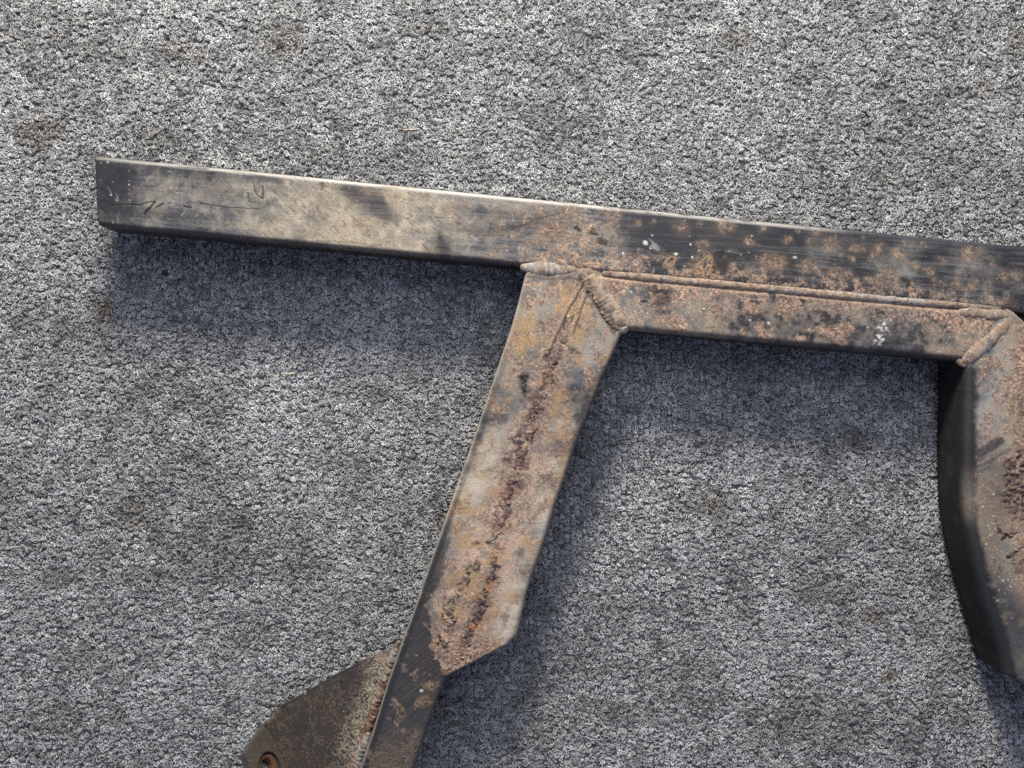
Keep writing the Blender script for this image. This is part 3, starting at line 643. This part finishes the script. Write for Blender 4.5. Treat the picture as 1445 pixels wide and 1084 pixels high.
# ------------------------------------------------------------------ the right leg
def paint_leg2(px, py, e):
    p = Paint(px, py, (.030, .030, .032), .42, 400)
    st = p.grain(24, 2, -32, 3)
    p.mix(FILM, .72 + (p.big - .5) * .8 + (p.med - .5) * .5, .6)
    p.mix((.27, .265, .26), (1 - sstep(600, 640, py)) * (.25 + (p.med - .45) * 2.2 + (st - .5) * 1.2), .6)
    p.mix((.34, .34, .34), p.blob(1398, 585, 16, 26, 15, .8, 1.2) * .6, .5)
    p.mix(TAN, .32 + (p.big - .5) * 1.1 + (p.med - .5) * 1.0 + .35 * sstep(1405, 1440, px) + .2 * sstep(640, 700, py), .9)
    p.rust(sstep(.44, .66, fbm(px, py, 16, 4, 431) + (p.fine - .5) * .4) * .75 * (1 - sstep(790, 860, py)))
    p.rust(sstep(1425, 1436, px + (p.med - .5) * 16) * (1 - sstep(1452, 1466, px)) * .7 * (1 - sstep(800, 900, py)))
    p.mix((.15, .12, .09), p.blob(1415, 690, 28, 34, 0, .6, 1.3) * .75 * (.5 + p.fine), .95, .0002)
    p.mix((.20, .155, .11), p.blob(1395, 745, 28, 34, 10, .7, 1.3) * .7 * (.5 + p.fine), .95, .0002)
    # lower end: black paint again
    m = sstep(760, 830, py + (p.big - .5) * 60 - (px - 1400) * 1.1)
    p.mix((.048, .048, .052), m * .92, .42)
    p.mix((.17, .13, .09), sstep(.56, .72, p.med) * m * .6, .9)
    p.mix((.12, .115, .105), sstep(870, 940, py) * .6 * (p.med + .3), .6)
    p.rust(p.blob(1428, 952, 12, 8, 25, .6, 1.3) * .9); p.rust(p.blob(1424, 918, 5, 4, 0, .6) * .7)
    # rubbed black swipes
    for L, w, s in [([(1384, 640), (1398, 631), (1412, 622)], 6, .9), ([(1378, 660), (1400, 650), (1425, 634)], 2.0, .75), ([(1380, 668), (1396, 660)], 1.5, .8), ([(1380, 650), (1390, 646)], 2, .8)]:
        p.mix((.035, .035, .038), p.line(L, w, 2.2, .3) * s * (.65 + .6 * (st - .2)), .45)
    n5 = fbm(px, py, 4.2, 2, 470)
    for (x, y, rx, ry, a, s) in [(1424, 655, 8, 9, 0, .9), (1426, 675, 9, 9, 0, .85), (1437, 642, 3, 10, 5, .95), (1444, 660, 4, 8, 0, .9), (1440, 680, 6, 10, 0, .6), (1420, 700, 14, 8, 10, .5), (1444, 700, 3, 14, 0, .9),
                                 (1430, 695, 8, 5, 0, .5), (1428, 722, 5, 5, 40, .5), (1410, 748, 6, 3, 60, .8), (1420, 758, 7, 3, 0, .9), (1430, 782, 8, 4, -30, .8), (1442, 576, 4, 16, 0, .5), (1440, 800, 6, 12, 20, .5), (1445, 725, 5, 12, 0, .7)]:
        k = p.blob(x, y, rx, ry, a, .5, .8)
        p.mix((.045, .030, .030), k * s * (.5 + .9 * (n5 - .1)), .9)
        p.z += k * s * (n5 - .5) * .0018
    kc = p.blob(1434, 682, 17, 46, 4, .6, 1.6)
    p.mix((.105, .062, .052), kc * sstep(.36, .62, p.med + (p.fine - .5) * .6) * .8, .95); p.z += kc * (n5 - .4) * .0022
    for L in ([(1407, 738), (1411, 752), (1418, 761), (1428, 760), (1432, 752)], [(1424, 788), (1432, 780), (1442, 776), (1448, 770)], [(1424, 788), (1434, 796)]):
        p.mix((.03, .022, .018), p.line(L, 1.3, 1.3, 1.2) * .8 * sstep(.25, .5, p.fine), .95, -.0010)
    sp = np.random.default_rng(12)
    q = [(1399, 738), (1396, 741), (1403, 740), (1397, 747), (1401, 752), (1398, 755), (1392, 768), (1411, 814), (1403, 844), (1408, 848), (1405, 852), (1393, 861), (1400, 865), (1428, 872), (1414, 880), (1427, 828),
         (1423, 818), (1416, 820), (1410, 833), (1394, 742), (1405, 746), (1402, 698), (1388, 715), (1402, 728)]
    p.specks([(a, b, sp.uniform(.8, 1.7)) for a, b in q], col=(.6, .57, .5))
    n = 150
    p.specks([(x, y, r) for x, y, r in zip(sp.normal(1410, 14, n), sp.normal(790, 40, n), sp.uniform(.4, .9, n))], col=(.45, .43, .38))
    p.specks([(x, y, r) for x, y, r in zip(sp.uniform(1370, 1445, 60), sp.uniform(480, 960, 60), sp.uniform(.4, .8, 60))], col=(.5, .45, .38))
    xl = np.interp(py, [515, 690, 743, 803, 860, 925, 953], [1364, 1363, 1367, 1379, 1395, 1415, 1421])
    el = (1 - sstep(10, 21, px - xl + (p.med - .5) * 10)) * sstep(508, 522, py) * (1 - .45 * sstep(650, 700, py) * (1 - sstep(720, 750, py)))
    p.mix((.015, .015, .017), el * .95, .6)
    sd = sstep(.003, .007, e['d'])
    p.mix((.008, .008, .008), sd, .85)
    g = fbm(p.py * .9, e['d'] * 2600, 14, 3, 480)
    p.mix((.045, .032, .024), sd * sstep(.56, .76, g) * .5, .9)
    return p
PAIRS2 = [((1363, 508), (1424, 430)), ((1363.5, 513), (1432, 437)), ((1364, 520), (1462, 466)), ((1364, 530), (1515, 520)), ((1364, 560), (1520, 560)), ((1363, 620), (1522, 620)), ((1363, 682), (1523, 682)), ((1364, 712), (1525, 710)), ((1367, 743), (1527, 738)), ((1372, 772), (1532, 762)), ((1379, 803), (1538, 786)), ((1395, 860), (1552, 832)),
          ((1415, 925), (1572, 884)), ((1421, 953), (1580, 905)), ((1446, 966), (1600, 905)), ((1500, 1000), (1640, 925))]
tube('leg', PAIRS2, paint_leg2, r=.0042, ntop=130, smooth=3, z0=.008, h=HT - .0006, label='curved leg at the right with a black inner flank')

# ------------------------------------------------------------------ weld beads
def bead(path, radii, zc, seed, flat=.75, ripple=.10, pitch=5.0, tint=(.30, .215, .145), name='weld_bead', dark=.5, rag=1.0):
    P = np.array(path, float)
    L = np.r_[0, np.cumsum(np.hypot(*(P[1:] - P[:-1]).T))]
    n = max(8, int(L[-1] / 1.0)); t = np.linspace(0, L[-1], n)
    x = np.interp(t, L, P[:, 0]); y = np.interp(t, L, P[:, 1])
    k = np.ones(7) / 7
    xs = np.convolve(np.r_[[x[0]] * 3, x, [x[-1]] * 3], k, 'valid'); ys = np.convolve(np.r_[[y[0]] * 3, y, [y[-1]] * 3], k, 'valid')
    r = np.interp(t / L[-1], np.linspace(0, 1, len(radii)), radii)
    capf = np.sqrt(np.clip(np.minimum(t + .3, L[-1] - t + .3) / np.maximum(r, 1), 0, 1).clip(0, 1) * (2 - np.clip(np.minimum(t + .3, L[-1] - t + .3) / np.maximum(r, 1), 0, 1)))
    r = r * np.maximum(capf, .08)
    tx, ty = np.gradient(xs), np.gradient(ys); tl = np.hypot(tx, ty); tx /= tl; ty /= tl
    nx, ny = -ty, tx
    m = 22; a = np.linspace(0, 2 * math.pi, m, endpoint=False)
    tt = np.repeat(t[:, None], m, 1); aa = np.repeat(a[None, :], n, 0)
    nz = fbm(tt.ravel(), aa.ravel() * 8, 6, 3, seed).reshape(n, m); nf = fbm(tt.ravel(), aa.ravel() * 8, 2.2, 2, seed + 3).reshape(n, m)
    ph = tt + 2.5 * np.cos(aa) ** 2
    rr = r[:, None] * (1 + ripple * np.abs(np.sin(math.pi * ph / pitch)) - ripple * .5 + ((nz - .5) * .75 + (nf - .5) * .30) * rag)
    ox = rr * np.cos(aa); oz = rr * np.sin(aa) * flat
    px = xs[:, None] + nx[:, None] * ox; py = ys[:, None] + ny[:, None] * ox
    z = zc + oz * K
    co = np.stack([wx(px).ravel(), wy(py).ravel(), z.ravel()], 1)
    p = Paint(px.ravel(), py.ravel(), tint, .85, seed)
    p.mix((.40, .33, .25), sstep(.45, .62, p.med) * .6, .75)
    p.mix((.32, .31, .29), sstep(.55, .68, p.big + (p.med - .5) * .4) * .7, .55)
    p.rust(sstep(.50, .62, nz.ravel()) * .7)
    p.mix((.045, .032, .024), sstep(.60, .72, p.med + (nf.ravel() - .5) * .7) * dark, .9)
    i = np.arange(n - 1)[:, None] * m; kk = np.arange(m)[None, :]; k2 = (kk + 1) % m
    faces = np.stack([i + kk, i + k2, i + m + k2, i + m + kk], 2).reshape(-1, 4).tolist()
    faces.append(tuple(range(m))[::-1]); faces.append(tuple(range((n - 1) * m, n * m)))
    return mesh_from(name, co, faces, True, None, p.c, p.r, frame, STEEL)

bead([(733, 375), (752, 376), (772, 379), (795, 379), (812, 376), (824, 379)], [5, 11, 13, 12.5, 11, 9, 6], HT - .0024, 501, .50, .01, 23, (.33, .27, .20), rag=.5)
bead([(800, 377), (818, 379), (832, 384), (844, 387), (853, 390)], [7, 10, 12, 11, 8, 4], HT - .0028, 502, .48, .08, 9)
bead([(832, 386), (842, 402), (856, 422), (868, 442), (880, 462)], [7, 10, 11, 11, 11.5, 9], HT - .0021, 503, .60, .02, 17, (.30, .23, .165), dark=.5, rag=.42)
bead([(826, 392), (838, 412), (850, 432), (866, 456), (874, 466)], [4, 6, 6.5, 7, 5], HT - .0009, 504, .40, .2, 6, (.10, .072, .05), dark=.8)
bead([(866, 462), (876, 464), (888, 463)], [5, 8, 5], HT - .0025, 511, .6, .1, 6, (.11, .075, .05), dark=.8)
bead([(849, B_(849) + 1), (900, B_(900) + 1), (1000, B_(1000) + .6), (1100, B_(1100)), (1200, B_(1200)), (1300, B_(1300) - .5), (1416, B_(1416) - 3)], [4.5, 6.8, 6.2, 6.8, 6.2, 6.5, 6.9, 6.2, 6.4, 5.6, 4.2], HT - .0020, 505, .80, .01, 22, (.27, .205, .145), dark=.6, rag=.4)
bead([(1352, 441), (1368, 440), (1382, 441.5), (1398, 444), (1414, 443), (1426, 446)], [5, 7, 8, 7, 8.5, 7, 4], HT - .0016, 506, .58, .02, 17, (.29, .22, .155), dark=.45, rag=.5)
bead([(1361, 512), (1376, 499), (1392, 486), (1406, 472), (1418, 460), (1427, 450)], [8, 11, 11.5, 11, 10, 9, 6], HT - .0020, 507, .52, .02, 15, (.27, .20, .14), dark=.55, rag=.45)
bead([(1352, 508), (1364, 514), (1374, 515)], [3, 6, 4], HT - .003, 512, .6, .1, 6, (.10, .07, .05), dark=.8)

# rust crust lumps on the left leg's seam
for q, (x, y, r, tn) in enumerate([(657, 815, 6.5, (.17, .145, .10)), (653, 830, 4.5, (.10, .08, .06)), (634, 861, 6.5, (.15, .09, .07)), (634, 880, 7.5, (.17, .145, .105)), (630, 890, 6.5, (.16, .13, .10)), (628, 906, 6, (.15, .13, .10)),
                                   (655, 912, 4, (.13, .09, .065)), (697, 805, 4.6, (.06, .035, .036)), (682, 846, 6, (.07, .04, .04)), (678, 858, 6, (.06, .035, .035)), (728, 621, 6, (.07, .045, .042)), (753, 590, 5.5, (.07, .045, .04)),
                                   (717, 646, 5.5, (.07, .04, .04)), (744, 652, 5, (.09, .06, .055)), (673, 766, 4.5, (.10, .07, .06))]):
    a = 1.15 + .5 * math.sin(q * 2.1)
    bead([(x - math.cos(a) * r * .9 * -1, y - math.sin(a) * r * .9), (x, y), (x - math.cos(a) * r * .9, y + math.sin(a) * r * .9)], [r * .55, r * .85, r * .7, r * .5], HT - .0012, 540 + q * 3, .5, .25, 3.5, tn, 'rust_flake', .75)

# ------------------------------------------------------------------ the mounting bracket low at the left leg
ZB = .020
def paint_bracket(p, d=None):
    px, py = p.px, p.py
    rn = np.random.default_rng(33).random(px.size); rs = fbm(px, py, 1.5, 1, 631)
    p.mix((.058, .043, .033), .55 + (p.big - .5) * .9 + (p.med - .5) * .9, .9)
    p.mix((.17, .13, .09), sstep(.55, .85, rs + (p.med - .5) * .7) * .6, .95)
    p.mix((.30, .25, .18), (rn > .985) * .7, .95)
    edge = dseg(px, py, [(552, 916), (540, 960), (519, 1021), (490, 1100), (460, 1180)])[0]
    gr = (1 - sstep(8, 42, edge + (p.med - .5) * 26))
    p.mix((.42, .36, .26), gr * sstep(.42, .70, rs * .7 + p.fine * .3 + .16 * gr) * .85, .95, .0005)
    p.mix((.03, .022, .018), gr * sstep(.58, .72, fbm(px, py, 1.9, 2, p.seed + 9)) * .7, .95, -.0003)
    p.mix((.032, .028, .026), p.blob(424, 1030, 13, 12, 0, .6, 1.2) * .75, .6); p.mix((.03, .026, .024), p.blob(480, 1075, 20, 10, 0, .8, 1.3) * .6); p.mix((.035, .03, .028), p.blob(500, 955, 20, 14, 0, .8, 1.3) * .5)
    p.mix((.03, .026, .024), p.line([(545, 916), (474, 951), (430, 977), (392, 998)], 3.0, 2.2, .2) * .8, .5)
    p.rust(p.blob(383, 1008, 12, 6, -35, .6, .8) * .85); p.rust(p.blob(535, 926, 22, 6, -20, .7, 1.2) * .7)
    for L in ([(526, 928), (521, 936)], [(500, 982), (515, 983)], [(481, 960), (485, 975)], [(402, 998), (410, 1006)]):
        p.mix((.015, .013, .012), p.line(L, .9, .7) * .85, .9)
    p.specks([(430, 979, 1.7), (485, 1004, 1), (468, 980, .8)])
def bracket():
    T = [(556, 917), (550, 919.5), (514, 933.5), (474, 953), (430, 979.5), (392, 999.5), (375, 1021)]
    # plate grid between the upper outline and a far lower outline out of frame
    n, m = 170, 200
    A = np.array(T, float); L = np.r_[0, np.cumsum(np.hypot(*(A[1:] - A[:-1]).T))]
    t = np.linspace(0, L[-1], n)
    ax, ay = np.interp(t, L, A[:, 0]), np.interp(t, L, A[:, 1])
    bx = np.interp(t, [0, L[-1]], [478, 458]); by = np.interp(t, [0, L[-1]], [1176, 1176])
    f = np.linspace(0, 1, m)[None, :]
    px = ax[:, None] * (1 - f) + bx[:, None] * f; py = ay[:, None] * (1 - f) + by[:, None] * f
    p = Paint(px.ravel(), py.ravel(), (.04, .035, .03), .7, 600); paint_bracket(p)
    z = np.full(px.size, ZB) + p.z
    # plate sags gently into its bend on the left
    X, Y = wx(px, ZB).ravel(), wy(py, ZB).ravel()
    co = np.stack([X, Y, z], 1); lowr = np.stack([X, Y, np.full(px.size, ZB - .005)], 1)
    i = np.arange(n - 1)[:, None] * m; k = np.arange(m - 1)[None, :]
    top = np.stack([i + k, i + k + 1, i + m + k + 1, i + m + k], 2).reshape(-1, 4)
    N0 = n * m
    # rim: outline of the grid, dropped by the plate's thickness
    ring = list(range(0, N0, m)) + list(range((n - 1) * m + 1, N0)) + list(range(N0 - 1 - m, 0, -m))[:n - 1] + list(range(m - 2, 0, -1))
    rim = []
    for a_, b_ in zip(ring, ring[1:] + ring[:1]): rim.append((a_, b_, N0 + b_, N0 + a_))
    co = np.concatenate([co, lowr])
    faces = top[:, ::-1].tolist(); nf = len(faces)
    faces += rim
    col = np.concatenate([p.c, np.tile((.035, .03, .027), (N0, 1))]); ro = np.r_[p.r, np.full(N0, .7)]
    return mesh_from('mounting_bracket', co, faces, True, nf, col, ro, frame, STEEL)
br = bracket()
br['label'] = 'dirty flat bracket plate at the lower left with a turned-up drilled flange'

def flange():
    """turned-up flange with a round drilled hole; u runs along the bend, v up the flange"""
    P0 = np.array((wx(375, ZB), wy(1021, ZB), ZB - .002)); P1 = np.array((wx(458, ZB), wy(1176, ZB), ZB - .002))
    Q0 = np.array((wx(345, .049), wy(1064, .049), .049))
    U = P1 - P0; Lu = np.linalg.norm(U); U /= Lu
    Vv = Q0 - P0; Vv -= U * Vv.dot(U); Vv /= np.linalg.norm(Vv)
    Nn = np.cross(U, Vv); Nn /= np.linalg.norm(Nn)
    if Nn[2] < 0: Nn = -Nn
    q = Q0 - P0; qu, qv = q.dot(U), q.dot(Vv)
    # hole centre from the sight line through (379, 1072)
    dr = np.array(((381 - CX) / F, -(1083 - CY) / F, -1.0)); c0 = np.array((0, 0, HC))
    s = (P0 - c0).dot(Nn) / dr.dot(Nn); hp = c0 + dr * s - P0
    hu, hv = hp.dot(U), hp.dot(Vv)
    rad = .0104
    out = [(0, 0), (qu, qv), (qu + .03, qv + .004), (qu + .055, qv), (Lu, 0)]
    # dense outline
    def dense(poly, k):
        A = np.array(poly + [poly[0]], float); L = np.r_[0, np.cumsum(np.hypot(*(A[1:] - A[:-1]).T))]
        t = np.linspace(0, L[-1], k, endpoint=False); return np.stack([np.interp(t, L, A[:, 0]), np.interp(t, L, A[:, 1])], 1)
    k = 96
    O = dense(out, k * 4)
    ang = np.arctan2(O[:, 1] - hv, O[:, 0] - hu); O = O[np.argsort(ang)]; ang = np.sort(ang)
    Hh = np.stack([hu + rad * np.cos(ang), hv + rad * np.sin(ang)], 1)
    rings = [Hh * (1 - f) + O * f for f in np.linspace(0, 1, 28)]
    n = len(ang); th = .005
    pts = np.concatenate(rings); M = len(pts)
    front = P0 + pts[:, :1] * U + pts[:, 1:] * Vv
    back = front - Nn * th
    px = front[:, 0] * F / (HC - front[:, 2]) + CX; py = -front[:, 1] * F / (HC - front[:, 2]) + CY
    p = Paint(px, py, (.045, .038, .032), .75, 700)
    p.mix((.062, .050, .038), .4 + (p.med - .5) * 1.4, .9); p.mix((.16, .12, .08), sstep(.58, .7, fbm(px, py, 1.6, 2, 731)) * .4, .95)
    p.mix((.022, .018, .016), 1 - sstep(.0104, .0122, np.hypot(pts[:, 0] - hu, pts[:, 1] - hv)), .8)
    p.mix((.02, .018, .017), p.line([(373, 1022), (384, 1033), (392, 1038)], 3.4, 1.6, .3) * .85, .8)
    co = np.concatenate([front, back]); faces = []
    for r_ in range(27):
        for a in range(n):
            b = (a + 1) % n
            faces.append((r_ * n + a, r_ * n + b, (r_ + 1) * n + b, (r_ + 1) * n + a))
            faces.append((M + r_ * n + b, M + r_ * n + a, M + (r_ + 1) * n + a, M + (r_ + 1) * n + b))
    nf = len(faces)
    for a in range(n):
        b = (a + 1) % n
        faces.append((a, M + a, M + b, b)); faces.append((27 * n + b, M + 27 * n + b, M + 27 * n + a, 27 * n + a))
    col = np.concatenate([p.c, np.tile((.075, .072, .068), (M, 1))]); ro = np.r_[p.r, np.full(M, .45)]
    fl = mesh_from('flange', co, faces, True, nf, col, ro, br, STEEL)
    # rusty threaded sleeve inside the hole, with a bright worn pin end
    def lathe(name, prof, mat):
        m = 40; a = np.linspace(0, 2 * math.pi, m, endpoint=False); V = []; Fc = []
        C = P0 + hu * U + hv * Vv
        for (r_, d_) in prof:
            for t in a: V.append(C + U * r_ * math.cos(t) + Vv * r_ * math.sin(t) + Nn * d_)
        for i in range(len(prof) - 1):
            for j in range(m): Fc.append((i * m + j, i * m + (j + 1) % m, (i + 1) * m + (j + 1) % m, (i + 1) * m + j))
        if prof[-1][0] < .004: Fc.append(tuple(range((len(prof) - 1) * m, len(prof) * m)))
        return mesh_from(name, np.array(V), Fc, True, None, None, None, br, mat)
    rusty = simple_material('orange_rust', (.085, .042, .018), .85, 0, 700, .7)
    lathe('sleeve', [(.0105, -.0035), (.0098, -.0014), (.0084, -.0012), (.0068, -.0018), (.0062, -.004), (.0058, -.007), (.0056, -.012)], rusty)
    lathe('bolt_end', [(.0057, -.012), (.0055, -.0065), (.0046, -.0058), (.0030, -.0070), (.0014, -.0072)], simple_material('worn_bright_steel', (.42, .43, .45), .32, .85, 500, .5))
    return fl
flange()

# weld between the bracket and the leg (lies on the bracket plate)
def low_bead(path, radii, zc, seed, tint, ang=1.0):
    o = bead(path, radii, zc, seed, .8, .10, 6, tint, 'weld_bead', .4)
    return o
KS = (HC - .026) / (HC - HT)
def shift(L, z):                       # same sight line, carried down to height z
    s = (HC - z) / (HC - HT)
    return [(CX + (a - CX) * s, CY + (b - CY) * s) for a, b in L]
low_bead(shift([(563, 905), (553, 930), (545, 955), (534, 985), (522, 1020), (508, 1062), (499, 1090), (484, 1140)], .026), [3, 6, 6.5, 7, 7, 8, 9, 8, 7], .024, 521, (.155, .095, .065))
low_bead(shift([(520, 1034), (513, 1052), (506, 1074), (498, 1100)], .034), [3, 7, 8, 6], .033, 522, (.16, .105, .07))

# ------------------------------------------------------------------ bits of straw lying on the pile
straw = simple_material('dry_straw', (.62, .54, .38), .7, 0, 900, .25)
def straw_bit(pts, r, label):
    P = [np.array((wx(a, .004), wy(b, .004), z)) for a, b, z in pts]
    V = []; Fc = []; m = 6
    for i, q in enumerate(P):
        d = P[min(i + 1, len(P) - 1)] - P[max(i - 1, 0)]; d /= np.linalg.norm(d)
        n1 = np.cross(d, (0, 0, 1)); n1 /= np.linalg.norm(n1); n2 = np.cross(d, n1)
        for j in range(m):
            a = 2 * math.pi * j / m; V.append(q + (n1 * math.cos(a) + n2 * math.sin(a)) * r)
    for i in range(len(P) - 1):
        for j in range(m): Fc.append((i * m + j, i * m + (j + 1) % m, (i + 1) * m + (j + 1) % m, (i + 1) * m + j))
    Fc.append(tuple(range(m))[::-1]); Fc.append(tuple(range((len(P) - 1) * m, len(P) * m)))
    o = mesh_from('straw_bit', np.array(V), Fc, True, None, None, None, None, straw)
    o['label'] = label; o['category'] = 'straw'; o['group'] = 'straw bits on the carpet'
straw_bit([(399, 528, .0042), (404, 527, .0046), (410, 528, .0046), (417, 526, .0042)], .00045, 'pale straw bit on the carpet below the crossbar, left of the leg')
straw_bit([(569, 184, .0044), (577, 183, .0048), (585, 183.5, .0048), (592, 182, .0044)], .00042, 'pale straw bit on the carpet above the crossbar')
